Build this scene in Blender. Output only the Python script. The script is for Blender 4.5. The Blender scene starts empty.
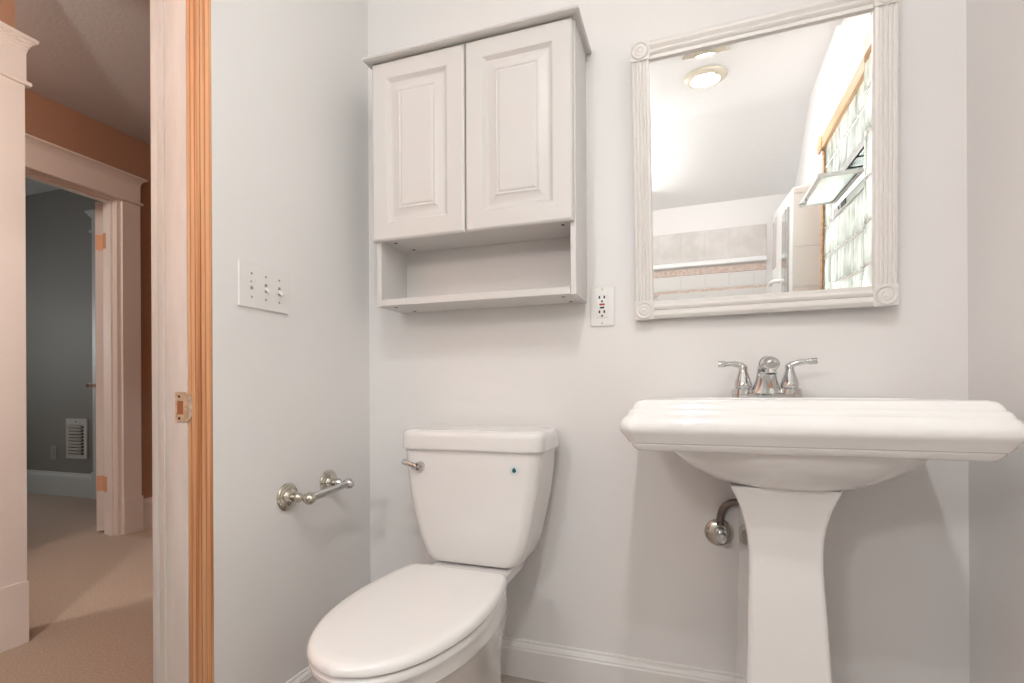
import bpy, bmesh, math, random
from math import sin, cos, pi, radians, sqrt
from mathutils import Vector, Matrix

random.seed(4)
S = bpy.context.scene
COL = S.collection

# ------------------------------------------------------------------ camera
FPX, YAW, ROLL, HY = 513.35, 0.32945, -0.00475, 389.9
cam_d = bpy.data.cameras.new('camera')
cam = bpy.data.objects.new('camera', cam_d)
COL.objects.link(cam)
S.camera = cam
cam_d.sensor_fit = 'HORIZONTAL'
cam_d.sensor_width = 36.0
cam_d.lens = FPX / 1024 * 36.0
cam_d.shift_y = (HY - 341.5) / 1024
cam_d.clip_start = 0.02
_f = Vector((-sin(YAW), cos(YAW), 0))
_r = Vector((cos(YAW), sin(YAW), 0))
_u = Vector((0, 0, 1))
_r3 = _r * cos(ROLL) + _u * sin(ROLL)
_u3 = _u * cos(ROLL) - _r * sin(ROLL)
cam.matrix_world = Matrix(((_r3.x, _u3.x, -_f.x, 1.051), (_r3.y, _u3.y, -_f.y, -1.536),
                           (_r3.z, _u3.z, -_f.z, 0.895), (0, 0, 0, 1)))

# ------------------------------------------------------------------ sky, lamps, exposure
W = bpy.data.worlds.new('world')
S.world = W
W.use_nodes = True
_bg = W.node_tree.nodes['Background']
_bg.inputs[0].default_value = (0.975, 0.98, 0.98, 1)
_bg.inputs[1].default_value = 18.0
S.view_settings.view_transform = 'Standard'
S.view_settings.look = 'None'
S.view_settings.gamma = 1.0
S.view_settings.use_curve_mapping = False
S.view_settings.exposure = 0.0
BULB_STRENGTH = 236.0
HALL_FILL = 44.0
ROOM_FILL = 10.5
SHOWER_FILL = 10.5
PIER_FILL = 29.0


def lamp(name, kind, loc, power, color, size, rot=None):
    d = bpy.data.lights.new(name, kind)
    d.energy = power
    d.color = color
    if kind == 'AREA':
        d.size = size
    else:
        d.shadow_soft_size = size
    o = bpy.data.objects.new(name, d)
    COL.objects.link(o)
    o.location = loc
    if rot:
        o.rotation_euler = rot
    return o


lamp('hall_pier_fill', 'AREA', (-0.22, -1.56, 1.75), PIER_FILL, (1.0, 0.91, 0.84), 0.16, (0, radians(90), 0))  # added area light without a fixture, turned to brighten the pier
lamp('hall_end_fill', 'POINT', (-1.80, -1.20, 2.25), HALL_FILL * 1.1, (1.0, 0.92, 0.85), 0.12)  # second, unseen hall light, added to lift the dark far hall
lamp('shower_end_fill', 'AREA', (0.30, -3.05, 1.98), SHOWER_FILL, (1.0, 0.985, 0.98), 0.24, (radians(88), 0, radians(-14)))  # added frontal fill behind the camera, no lamp known there
lamp('bedroom_fill_light', 'AREA', (-5.32, 0.0, 1.5), ROOM_FILL, (0.94, 0.98, 1.0), 0.7,  # added area light standing in for daylight from an unseen window
     (0, radians(-90), 0))


# ------------------------------------------------------------------ materials
def mat(name, color, rough=0.5, metal=0.0, spec=0.5, coat=0.0):
    m = bpy.data.materials.new(name)
    m.use_nodes = True
    b = m.node_tree.nodes['Principled BSDF']
    b.inputs['Base Color'].default_value = (*color, 1)
    b.inputs['Roughness'].default_value = rough
    b.inputs['Metallic'].default_value = metal
    b.inputs['Specular IOR Level'].default_value = spec
    b.inputs['Coat Weight'].default_value = coat
    b.inputs['Coat Roughness'].default_value = 0.04
    return m


def nodes(m):
    return m.node_tree.nodes, m.node_tree.links, m.node_tree.nodes['Principled BSDF']


def bump(m, scale, strength, dist=0.002, detail=4.0, stretch=None, kind='NOISE'):
    n, l, b = nodes(m)
    tc = n.new('ShaderNodeTexCoord')
    mp = n.new('ShaderNodeMapping')
    if stretch:
        mp.inputs['Scale'].default_value = stretch
    l.new(tc.outputs['Object'], mp.inputs['Vector'])
    if kind == 'NOISE':
        t = n.new('ShaderNodeTexNoise')
        t.inputs['Scale'].default_value = scale
        t.inputs['Detail'].default_value = detail
        out = t.outputs['Fac']
    else:
        t = n.new('ShaderNodeTexVoronoi')
        t.inputs['Scale'].default_value = scale
        out = t.outputs['Distance']
    l.new(mp.outputs['Vector'], t.inputs['Vector'])
    bp = n.new('ShaderNodeBump')
    bp.inputs['Strength'].default_value = strength
    bp.inputs['Distance'].default_value = dist
    l.new(out, bp.inputs['Height'])
    l.new(bp.outputs['Normal'], b.inputs['Normal'])
    return m


def mottle(m, c1, c2, scale, detail=5.0, stretch=None, lo=0.35, hi=0.65):
    n, l, b = nodes(m)
    tc = n.new('ShaderNodeTexCoord')
    mp = n.new('ShaderNodeMapping')
    if stretch:
        mp.inputs['Scale'].default_value = stretch
    t = n.new('ShaderNodeTexNoise')
    t.inputs['Scale'].default_value = scale
    t.inputs['Detail'].default_value = detail
    r = n.new('ShaderNodeValToRGB')
    r.color_ramp.elements[0].position = lo
    r.color_ramp.elements[1].position = hi
    r.color_ramp.elements[0].color = (*c1, 1)
    r.color_ramp.elements[1].color = (*c2, 1)
    l.new(tc.outputs['Object'], mp.inputs['Vector'])
    l.new(mp.outputs['Vector'], t.inputs['Vector'])
    l.new(t.outputs['Fac'], r.inputs['Fac'])
    l.new(r.outputs['Color'], b.inputs['Base Color'])
    return m


M = {}
M['wall'] = bump(mat('bathroom_wall_paint', (0.855, 0.838, 0.828), 0.42), 9, 0.10, 0.006, 3, (1, 1, 2.2))
M['ceiling'] = bump(mat('textured_ceiling_paint', (0.94, 0.937, 0.93), 0.8), 70, 0.5, 0.004, 5)
M['floor'] = mottle(mat('vinyl_floor', (0.4, 0.33, 0.28), 0.45), (0.38, 0.325, 0.285), (0.50, 0.44, 0.395), 12)
M['trim'] = bump(mat('white_trim_paint', (0.85, 0.83, 0.81), 0.32), 14, 0.05, 0.003)
M['jamb'] = bump(mottle(mat('worn_white_jamb_paint', (0.8, 0.78, 0.74), 0.4), (0.66, 0.64, 0.61), (0.76, 0.75, 0.73),
                        6, 6, (3, 3, 0.5)), 25, 0.25, 0.003, 4, (1, 1, 0.12))
M['cabinet'] = bump(mat('cabinet_white', (0.70, 0.68, 0.665), 0.38), 8, 0.03, 0.002)
M['hole'] = mat('dark_fitting', (0.06, 0.05, 0.045), 0.5)
M['porcelain'] = mat('white_porcelain', (0.87, 0.855, 0.845), 0.10, 0, 0.5, 0.6)
M['sink'] = mat('sink_porcelain', (0.92, 0.915, 0.91), 0.08, 0, 0.5, 0.7)
M['seat'] = mat('toilet_seat_plastic', (0.91, 0.895, 0.885), 0.18, 0, 0.5, 0.3)
M['chrome'] = mat('chrome', (0.63, 0.63, 0.63), 0.08, 1.0)
M['nickel'] = mat('tarnished_nickel', (0.58, 0.55, 0.48), 0.17, 1.0)
M['darkpipe'] = mat('dull_bronzed_pipe', (0.20, 0.175, 0.155), 0.28, 1.0)
M['brass'] = mottle(mat('worn_brass', (0.7, 0.6, 0.45), 0.4, 0.45), (0.55, 0.44, 0.31), (0.78, 0.70, 0.56), 60)
M['copper'] = mat('copper_hinge', (0.86, 0.50, 0.30), 0.38, 0.35)
M['plastic'] = mat('white_plastic', (0.85, 0.83, 0.81), 0.3)
M['slot'] = mat('dark_slot', (0.035, 0.03, 0.03), 0.5)
M['red'] = mat('red_button', (0.42, 0.03, 0.03), 0.4)
M['frame'] = bump(mat('mirror_frame_paint', (0.83, 0.805, 0.775), 0.40), 30, 0.03, 0.001)
M['mirror'] = mat('mirror_silver', (0.97, 0.97, 0.965), 0.0, 1.0)
M['hallwall'] = bump(mat('terracotta_wall_paint', (0.45, 0.26, 0.17), 0.6), 20, 0.06, 0.003)
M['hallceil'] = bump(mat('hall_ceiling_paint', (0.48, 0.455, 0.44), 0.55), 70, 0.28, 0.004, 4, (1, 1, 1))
M['halltrim'] = bump(mat('hall_trim_paint', (0.84, 0.765, 0.71), 0.4), 14, 0.05, 0.003)
M['carpet'] = bump(mottle(mat('tan_carpet', (0.4, 0.3, 0.24), 0.95, 0, 0.1), (0.44, 0.35, 0.275), (0.57, 0.47, 0.38), 160, 6),
                   420, 0.4, 0.004, 2)
M['roomwall'] = mat('grey_room_paint', (0.235, 0.222, 0.20), 0.6)
M['roomceil'] = mat('room_ceiling_paint', (0.5, 0.52, 0.52), 0.7)
M['roomtrim'] = mat('room_trim_paint', (0.60, 0.61, 0.60), 0.4)
M['vent'] = mat('vent_enamel', (0.62, 0.59, 0.55), 0.4)
M['badge'] = mat('sticker_white_blue', (0.66, 0.78, 0.80), 0.4)
M['drop'] = mat('sticker_drop', (0.02, 0.085, 0.12), 0.4)
M['grout'] = mat('grout_white', (0.80, 0.78, 0.76), 0.7)
M['tanstrip'] = mottle(mat('tan_stone_strip', (0.6, 0.45, 0.35), 0.35), (0.58, 0.44, 0.37), (0.74, 0.63, 0.56), 45)
M['tile'] = mottle(mat('grey_beige_tile', (0.70, 0.67, 0.64), 0.25), (0.66, 0.63, 0.60), (0.76, 0.73, 0.71), 9)
M['tilewhite'] = mat('white_tile', (0.78, 0.77, 0.75), 0.2)
M['tilepink'] = mat('blush_tile', (0.77, 0.72, 0.68), 0.25)
M['aluminium'] = mat('window_aluminium', (0.55, 0.56, 0.55), 0.35, 0.6)
M['whitemetal'] = mat('white_enamel', (0.84, 0.85, 0.84), 0.3)


def oak(name, c1, c2, c3, stretch):
    m = mat(name, c2, 0.42)
    n, l, b = nodes(m)
    tc = n.new('ShaderNodeTexCoord')
    mp = n.new('ShaderNodeMapping')
    mp.inputs['Scale'].default_value = stretch
    t = n.new('ShaderNodeTexNoise')
    t.inputs['Scale'].default_value = 60
    t.inputs['Detail'].default_value = 6
    t.inputs['Distortion'].default_value = 0.4
    r = n.new('ShaderNodeValToRGB')
    e = r.color_ramp.elements
    e[0].position, e[1].position = 0.36, 0.64
    e[0].color, e[1].color = (*c1, 1), (*c3, 1)
    k = e.new(0.48)
    k.color = (*c2, 1)
    l.new(tc.outputs['Object'], mp.inputs['Vector'])
    l.new(mp.outputs['Vector'], t.inputs['Vector'])
    l.new(t.outputs['Fac'], r.inputs['Fac'])
    l.new(r.outputs['Color'], b.inputs['Base Color'])
    return m


M['oak'] = oak('oak_strip', (0.44, 0.19, 0.082), (0.63, 0.335, 0.17), (0.74, 0.47, 0.285), (1.0, 1.0, 0.018))
M['oaktrim'] = oak('oak_window_trim', (0.52, 0.27, 0.13), (0.66, 0.39, 0.21), (0.74, 0.48, 0.28), (1, 0.05, 1))


def emit(name, color, strength):
    m = bpy.data.materials.new(name)
    m.use_nodes = True
    n, l = m.node_tree.nodes, m.node_tree.links
    n.clear()
    o = n.new('ShaderNodeOutputMaterial')
    e = n.new('ShaderNodeEmission')
    e.inputs[0].default_value = (*color, 1)
    e.inputs[1].default_value = strength
    l.new(e.outputs[0], o.inputs[0])
    return m


M['bulb'] = emit('lamp_bulb', (1.0, 0.985, 0.975), BULB_STRENGTH)


def glassblock():
    m = bpy.data.materials.new('glass_block')
    m.use_nodes = True
    n, l = m.node_tree.nodes, m.node_tree.links
    n.clear()
    o = n.new('ShaderNodeOutputMaterial')
    tr = n.new('ShaderNodeBsdfTranslucent')
    gl = n.new('ShaderNodeBsdfGlossy')
    tp = n.new('ShaderNodeBsdfTransparent')
    gl.inputs['Roughness'].default_value = 0.12
    tc = n.new('ShaderNodeTexCoord')
    mp = n.new('ShaderNodeMapping')
    mp.inputs['Scale'].default_value = (1, 1, 0.35)
    t = n.new('ShaderNodeTexNoise')
    t.inputs['Scale'].default_value = 18
    t.inputs['Detail'].default_value = 2
    t.inputs['Distortion'].default_value = 1.2
    r = n.new('ShaderNodeValToRGB')
    r.color_ramp.elements[0].position, r.color_ramp.elements[1].position = 0.38, 0.62
    r.color_ramp.elements[0].color = (0.34, 0.352, 0.32, 1)
    r.color_ramp.elements[1].color = (0.60, 0.605, 0.59, 1)
    l.new(tc.outputs['Object'], mp.inputs['Vector'])
    l.new(mp.outputs['Vector'], t.inputs['Vector'])
    l.new(t.outputs['Fac'], r.inputs['Fac'])
    l.new(r.outputs['Color'], tr.inputs['Color'])
    l.new(r.outputs['Color'], tp.inputs['Color'])
    bp = n.new('ShaderNodeBump')
    bp.inputs['Strength'].default_value = 0.5
    bp.inputs['Distance'].default_value = 0.01
    l.new(t.outputs['Fac'], bp.inputs['Height'])
    l.new(bp.outputs['Normal'], gl.inputs['Normal'])
    a = n.new('ShaderNodeMixShader')
    a.inputs[0].default_value = 0.35
    l.new(tr.outputs[0], a.inputs[1])
    l.new(tp.outputs[0], a.inputs[2])
    c = n.new('ShaderNodeMixShader')
    c.inputs[0].default_value = 0.12
    l.new(a.outputs[0], c.inputs[1])
    l.new(gl.outputs[0], c.inputs[2])
    l.new(c.outputs[0], o.inputs[0])
    return m


M['glassblock'] = glassblock()


def thinglass():
    m = bpy.data.materials.new('clear_pane')
    m.use_nodes = True
    n, l = m.node_tree.nodes, m.node_tree.links
    n.clear()
    o = n.new('ShaderNodeOutputMaterial')
    tp = n.new('ShaderNodeBsdfTransparent')
    tp.inputs[0].default_value = (0.90, 0.94, 0.91, 1)
    tl = n.new('ShaderNodeBsdfTranslucent')
    tl.inputs[0].default_value = (0.86, 0.90, 0.87, 1)
    gl = n.new('ShaderNodeBsdfGlossy')
    gl.inputs['Roughness'].default_value = 0.03
    a = n.new('ShaderNodeMixShader')
    a.inputs[0].default_value = 0.45
    c = n.new('ShaderNodeMixShader')
    c.inputs[0].default_value = 0.12
    l.new(tp.outputs[0], a.inputs[1])
    l.new(tl.outputs[0], a.inputs[2])
    l.new(a.outputs[0], c.inputs[1])
    l.new(gl.outputs[0], c.inputs[2])
    l.new(c.outputs[0], o.inputs[0])
    return m


M['pane'] = thinglass()


# ------------------------------------------------------------------ mesh helpers
def NB():
    return bmesh.new()


def merge(bm, tmp):
    me = bpy.data.meshes.new('tmp')
    tmp.to_mesh(me)
    tmp.free()
    bm.from_mesh(me)
    bpy.data.meshes.remove(me)


def box(bm, x0, x1, y0, y1, z0, z1, bev=0.0, seg=2, rot=None):
    t = bmesh.new()
    bmesh.ops.create_cube(t, size=1.0)
    sx, sy, sz = abs(x1 - x0), abs(y1 - y0), abs(z1 - z0)
    for v in t.verts:
        v.co = Vector((v.co.x * sx, v.co.y * sy, v.co.z * sz))
    if bev > 0:
        bmesh.ops.bevel(t, geom=list(t.edges), offset=min(bev, 0.49 * min(sx, sy, sz)), segments=seg, profile=0.5,
                        affect='EDGES')
    c = Vector(((x0 + x1) / 2, (y0 + y1) / 2, (z0 + z1) / 2))
    for v in t.verts:
        v.co = (rot @ v.co if rot else v.co) + c
    merge(bm, t)
    return bm


def loft(bm, rings, cap0=True, cap1=True, closed=True):
    vs = [[bm.verts.new(Vector(p)) for p in r] for r in rings]
    n = len(vs[0])
    for a, b in zip(vs, vs[1:]):
        for i in range(n if closed else n - 1):
            j = (i + 1) % n
            bm.faces.new((a[i], a[j], b[j], b[i]))
    if cap0:
        bm.faces.new(list(reversed(vs[0])))
    if cap1:
        bm.faces.new(vs[-1])
    return bm


def lathe(bm, prof, origin=(0, 0, 0), axis=(0, 0, 1), n=32, cap0=True, cap1=True):
    q = Vector((0, 0, 1)).rotation_difference(Vector(axis).normalized())
    o = Vector(origin)
    rings = []
    for r, h in prof:
        r = max(r, 1e-5)
        rings.append([o + q @ Vector((r * cos(2 * pi * i / n), r * sin(2 * pi * i / n), h)) for i in range(n)])
    return loft(bm, rings, cap0, cap1)


def tube(bm, pts, rad, n=14, caps=True, flat=1.0, up=(0, 0, 1)):
    P = [Vector(p) for p in pts]
    R = rad if isinstance(rad, (list, tuple)) else [rad] * len(P)
    rings = []
    for i, p in enumerate(P):
        d = (P[min(i + 1, len(P) - 1)] - P[max(i - 1, 0)]).normalized()
        s = d.cross(Vector(up))
        if s.length < 1e-4:
            s = d.cross(Vector((0, 1, 0)))
        s.normalize()
        t = s.cross(d).normalized()
        r = R[i]
        rx, rz = (r if isinstance(r, tuple) else (r, r * flat))
        rings.append([p + s * rx * cos(2 * pi * k / n) + t * rz * sin(2 * pi * k / n) for k in range(n)])
    return loft(bm, rings, caps, caps)


def smooth_path(pts, k=6):
    P = [Vector(p) for p in pts]
    out = []
    for i in range(len(P) - 1):
        a, b, c, d = P[max(i - 1, 0)], P[i], P[i + 1], P[min(i + 2, len(P) - 1)]
        for j in range(k):
            t = j / k
            out.append(0.5 * ((2 * b) + (c - a) * t + (2 * a - 5 * b + 4 * c - d) * t * t + (3 * b - a - 3 * c + d) * t ** 3))
    out.append(P[-1])
    return out


def rrect(x0, x1, y0, y1, z, r, k=6):
    """rounded rectangle ring in the plane z (counter-clockwise)"""
    r = min(r, 0.499 * (x1 - x0), 0.499 * (y1 - y0))
    pts = []
    for cx, cy, a0 in ((x1 - r, y1 - r, 0), (x0 + r, y1 - r, 90), (x0 + r, y0 + r, 180), (x1 - r, y0 + r, 270)):
        for i in range(k + 1):
            a = radians(a0 + 90 * i / k)
            pts.append((cx + r * cos(a), cy + r * sin(a), z))
    return pts


def prism(bm, prof, axis, a0, a1, m0=None, m1=None):
    """closed profile of (u, z); extruded along 'x' (u = y) or 'y' (u = x)"""
    def P(u, z, a):
        return (a, u, z) if axis == 'x' else (u, a, z)
    r0 = [P(u, z, a0 + (m0(u, z) if m0 else 0)) for u, z in prof]
    r1 = [P(u, z, a1 + (m1(u, z) if m1 else 0)) for u, z in prof]
    return loft(bm, [r0, r1])


def obj(name, bm, m, parent=None, sharp=35, world=True, label=None):
    bmesh.ops.remove_doubles(bm, verts=list(bm.verts), dist=1e-6)
    bmesh.ops.recalc_face_normals(bm, faces=list(bm.faces))
    if parent is not None and world:
        off = Vector(parent['_org'])
        for v in bm.verts:
            v.co -= off
    me = bpy.data.meshes.new(name)
    bm.to_mesh(me)
    bm.free()
    for p in me.polygons:
        p.use_smooth = True
    me.set_sharp_from_angle(angle=radians(sharp))
    for mm in (m if isinstance(m, (list, tuple)) else [m]):
        me.materials.append(mm)
    o = bpy.data.objects.new(name, me)
    COL.objects.link(o)
    if sharp > 1:
        wn = o.modifiers.new('weighted_normals', 'WEIGHTED_NORMAL')
        wn.keep_sharp = True
        wn.weight = 100
    if parent is not None:
        o.parent = parent
    if label:
        o['label'] = label
    o['_org'] = tuple(parent['_org']) if parent is not None else (0.0, 0.0, 0.0)
    return o


def tag(o, label, cat, group=None):
    o['label'] = label
    o['category'] = cat
    if group:
        o['group'] = group
    return o


def thing(name, loc, label, cat, group=None):
    o = bpy.data.objects.new(name, None)
    COL.objects.link(o)
    o.location = loc
    o.empty_display_size = 0.05
    o['_org'] = tuple(loc)
    return tag(o, label, cat, group)


def struct(name, bm, m, label=None, sharp=35, parent=None):
    o = obj(name, bm, m, parent, sharp)
    if parent is None:
        o['kind'] = 'structure'
    if label:
        o['label'] = label
    return o


# ================================================================== BATHROOM SHELL
RW, YO, CH = 1.695, -3.28, 2.60        # right wall, opposite wall, ceiling height
DY0, DY1, DH = -1.46, -0.63, 2.06      # doorway in the left wall
LT = 0.19                              # left wall thickness

b = NB()
box(b, -0.02, RW + 0.12, YO - 0.1, 0.12, -0.08, 0.0)
struct('floor', b, M['floor'])
b = NB()
box(b, -LT, RW + 0.12, 0.0, 0.12, 0, 2.75)
struct('wall_back', b, M['wall'])
b = NB()
box(b, -LT + 0.004, 0, DY1 + 0.004, 0.0, 0, 2.75)
box(b, -LT + 0.004, 0, YO - 0.1, DY0, 0, 2.75)
box(b, -LT + 0.004, 0, DY0, DY1, DH, 2.75)
struct('wall_left', b, M['wall'])
WY0, WY1, WZ0, WZ1 = -1.985, -0.62, 0.96, 2.10     # window hole in the right wall
b = NB()
box(b, RW, RW + 0.12, WY1, 0.0, 0, 2.75)
box(b, RW, RW + 0.12, YO - 0.1, WY0, 0, 2.75)
box(b, RW, RW + 0.12, WY0, WY1, 0, WZ0)
box(b, RW, RW + 0.12, WY0, WY1, WZ1, 2.75)
struct('wall_right', b, M['wall'])
b = NB()
box(b, -LT, RW + 0.12, YO - 0.1, YO, 0, 2.75)
struct('wall_front', b, M['wall'])
b = NB()                               # flat ceiling, then a slope down to the opposite wall
prism(b, [(0.1, CH), (-2.52, CH), (YO - 0.05, 2.135), (YO - 0.05, 2.8), (0.1, 2.8)], 'x', -0.15, RW + 0.1)
struct('ceiling', b, M['ceiling'])


def base_prof(h, t):
    """(distance from the wall, z) of a moulded baseboard"""
    return [(0, 0), (t, 0), (t, h * 0.76), (t * 0.86, h * 0.80), (t * 0.86, h * 0.84), (t * 0.62, h * 0.90),
            (t * 0.36, h * 0.93), (t * 0.36, h * 0.975), (t * 0.2, h), (0, h)]


b = NB()
prism(b, [(-d, z) for d, z in base_prof(0.112, 0.019)], 'x', 0.0, RW)
struct('baseboard_back', b, M['trim'], sharp=20)
b = NB()
prism(b, [(d, z) for d, z in base_prof(0.092, 0.017)], 'y', DY1 + 0.002, -0.0)
struct('baseboard_left', b, M['trim'], sharp=20)
b = NB()
prism(b, [(RW - d, z) for d, z in base_prof(0.112, 0.017)], 'y', YO, -0.02)
struct('baseboard_right', b, M['trim'], sharp=20)

# tiled shower end of the room (seen in the mirror)
b = NB()
g = 0.003
xs = [0.001 + 0.1915 * k + 0.065 for k in range(-1, 9)]


def tiles(bm, z0, z1, xs, y, t=0.008, gap=0.004):
    for xa, xb in zip(xs, xs[1:]):
        xa, xb = max(xa, 0.001), min(xb, 1.50)
        if xb - xa > 0.02:
            box(bm, xa + gap / 2, xb - gap / 2, y, y + t, z0 + gap / 2, z1 - gap / 2, 0.0015, 1)


grout = NB()
box(grout, 0.001, 1.50, YO, YO + 0.005, 0.5, 1.945)
wt = struct('wall_shower', grout, M['grout'])
b = NB()
tiles(b, 1.690, 1.945, xs, YO)
struct('tile_course', b, M['tile'], parent=wt)
b = NB()
tiles(b, 1.457, 1.572, xs, YO)
for q in range(5):
    tiles(b, 1.393 - 0.17 * (q + 1), 1.393 - 0.17 * q, xs, YO)
struct('white_tile_course', b, M['tilewhite'], parent=wt)
b = NB()
tiles(b, 1.574, 1.634, xs, YO, 0.010)
tiles(b, 1.395, 1.455, xs, YO, 0.010)
struct('stone_border', b, M['tanstrip'], parent=wt)
b = NB()
prism(b, [(YO, 1.645), (YO + 0.028, 1.645), (YO + 0.034, 1.652), (YO + 0.034, 1.668), (YO + 0.02, 1.688), (YO, 1.688)],
      'x', 0.001, 1.50)
struct('tile_ledge', b, M['whitemetal'], parent=wt)

# low wing wall of the shower: tiled end, white side with a chrome channel and a tiled niche
SXW, SYW = 1.545, -2.06
b = NB()
loft(b, [[(SXW, SYW, 0), (RW, SYW, 0), (RW, SYW, 1.93), (SXW, SYW, 1.905)], [(SXW, YO, 0), (RW, YO, 0), (RW, YO, 2.03), (SXW, YO, 2.005)]])
wing = struct('wall_shower_side', b, M['whitemetal'], 'low white shower wing wall with a tiled end, seen in the mirror')
b = NB()
for za, zb in ((0.0, 0.30), (0.30, 0.62), (0.62, 0.935), (0.935, 1.245), (1.245, 1.555), (1.555, 1.868), (1.868, 1.903)):
    box(b, SXW + 0.004, RW - 0.001, SYW - 0.002, SYW + 0.006, za + 0.0015, zb - 0.0015, 0.001, 1)
struct('end_tiles', b, M['tilepink'], parent=wing)
b = NB()
box(b, SXW - 0.012, SXW, -2.29, -2.20, 0.5, 1.83, 0.005)
box(b, SXW - 0.008, SXW, -2.56, -2.36, 0.5, 1.85, 0.004)
struct('channel', b, M['chrome'], parent=wing)
b = NB()
box(b, SXW - 0.003, SXW, -3.26, -2.98, 1.56, 1.93, 0.002)
struct('niche', b, mat('blush_niche', (0.68, 0.60, 0.58), 0.25), parent=wing)
b = NB()
tube(b, smooth_path([(SXW, -2.72, 1.42), (SXW - 0.03, -2.74, 1.425), (SXW - 0.045, -2.85, 1.425), (SXW - 0.045, -3.0, 1.41)]), 0.014)
struct('handle', b, M['whitemetal'], parent=wing)

# glass block window in the right wall, with oak casing
win = None
b = NB()
box(b, RW + 0.035, RW + 0.095, WY0, WY1, WZ0, WZ1)
pitch_z, pitch_y = 0.169, 0.169
hole = (-1.725, -1.05, 1.635, 1.845)   # vent opening
# mortar grid: strips
b.free()
b = NB()
rows = [1.297 + pitch_z * k for k in range(-2, 5)]
cols = [-1.100 - pitch_y * k for k in range(-2, 6)]
for z in rows:
    if z < WZ1:
        segs = [(WY0, WY1)] if not (hole[2] + 0.01 < z < hole[3] - 0.01) else [(WY0, hole[0]), (hole[1], WY1)]
        for ya, yb in segs:
            box(b, RW + 0.006, RW + 0.09, ya, yb, z - 0.005, z + 0.005)
for y in cols:
    segs = [(WZ0, WZ1)] if not (hole[0] < y < hole[1]) else [(WZ0, hole[2]), (hole[3], WZ1)]
    for za, zb in segs:
        box(b, RW + 0.006, RW + 0.09, y - 0.005, y + 0.005, za, zb)
win = struct('window_1', b, M['grout'], 'glass block window on the right wall, seen in the mirror')
b = NB()
rz = [WZ0] + [z for z in rows if z < WZ1] + [WZ1]
cy_ = sorted([WY0] + [c for c in cols if WY0 + 0.02 < c < WY1 - 0.02] + [WY1])
for za, zb in zip(rz, rz[1:]):
    for ya, yb in zip(cy_, cy_[1:]):
        zc, yc = (za + zb) / 2, (ya + yb) / 2
        if hole[0] < yc < hole[1] and hole[2] - 0.01 < zc < hole[3] + 0.0:
            continue
        if zb - za < 0.03 or yb - ya < 0.03:
            continue
        box(b, RW + 0.001, RW + 0.096, ya + 0.005, yb - 0.005, za + 0.005, zb - 0.005, 0.012, 3)
struct('glass_blocks', b, M['glassblock'], parent=win)
b = NB()
box(b, RW - 0.018, RW + 0.03, WY0 - 0.045, WY1 + 0.075, WZ1 - 0.020, WZ1 + 0.045, 0.004)
box(b, RW - 0.008, RW + 0.03, WY0 - 0.045, WY0 + 0.0, WZ0 - 0.06, WZ1 - 0.025, 0.006)
box(b, RW - 0.018, RW + 0.03, WY1 + 0.0, WY1 + 0.075, WZ0 - 0.06, WZ1 - 0.025, 0.006)
box(b, RW - 0.028, RW + 0.03, WY0 - 0.09, WY1 + 0.09, WZ0 - 0.085, WZ0 + 0.0, 0.006)
lathe(b, [(0.0, 0.0), (0.05, 0.0), (0.052, 0.004), (0.046, 0.010), (0.030, 0.012), (0.012, 0.016), (0, 0.017)],
      (RW - 0.017, WY0 - 0.035, WZ1 + 0.012), (-1, 0, 0), 24)
struct('window_casing', b, M['oaktrim'], parent=win)

# aluminium hopper vent let into the glass blocks, its sash tipped inward
hv = thing('hopper_vent', (RW, -1.39, 1.635), 'small aluminium hopper vent with tipped glass sash in the glass block window', 'vent')
b = NB()
ya, yb, za, zb = hole
for (p, q, r_, s_) in ((ya, yb, za, za + 0.045), (ya, yb, zb - 0.035, zb), (ya, ya + 0.03, za + 0.045, zb - 0.035),
                       (yb - 0.03, yb, za + 0.045, zb - 0.035)):
    box(b, RW + 0.0, RW + 0.09, p, q, r_, s_, 0.003)
obj('frame', b, M['aluminium'], hv)
b = NB()
box(b, RW + 0.07, RW + 0.076, ya + 0.028, yb - 0.028, za + 0.04, zb - 0.03)
obj('outer_pane', b, M['pane'], hv)
b = NB()
box(b, RW - 0.004, RW + 0.001, -1.52, -1.42, za + 0.012, za + 0.036, 0.001)
box(b, RW - 0.004, RW + 0.001, -1.585, -1.57, za + 0.018, za + 0.032, 0.001)
obj('latch_keeper', b, M['slot'], hv)
sx0, sx1, szz = 1.522, 1.690, 1.700
sy0, sy1 = -1.615, -1.07
b = NB()
for (p, q, r_, s_) in ((sx0, sx0 + 0.02, sy0, sy1), (sx1 - 0.02, sx1, sy0, sy1), (sx0 + 0.02, sx1 - 0.02, sy0, sy0 + 0.02),
                       (sx0 + 0.02, sx1 - 0.02, sy1 - 0.02, sy1)):
    box(b, p, q, r_, s_, szz - 0.009, szz + 0.009, 0.003)
sash = obj('sash', b, M['whitemetal'], hv)
b = NB()
box(b, sx0 + 0.018, sx1 - 0.018, sy0 + 0.018, sy1 - 0.018, szz - 0.003, szz + 0.003)
obj('glass', b, M['pane'], sash)
b = NB()
box(b, sx0 + 0.002, sx0 + 0.016, -1.50, -1.44, szz - 0.022, szz - 0.009, 0.002)
tube(b, [(sx0 + 0.009, -1.47, szz - 0.018), (sx0 - 0.02, -1.48, szz - 0.022)], 0.005)
obj('latch', b, M['aluminium'], sash)

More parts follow.
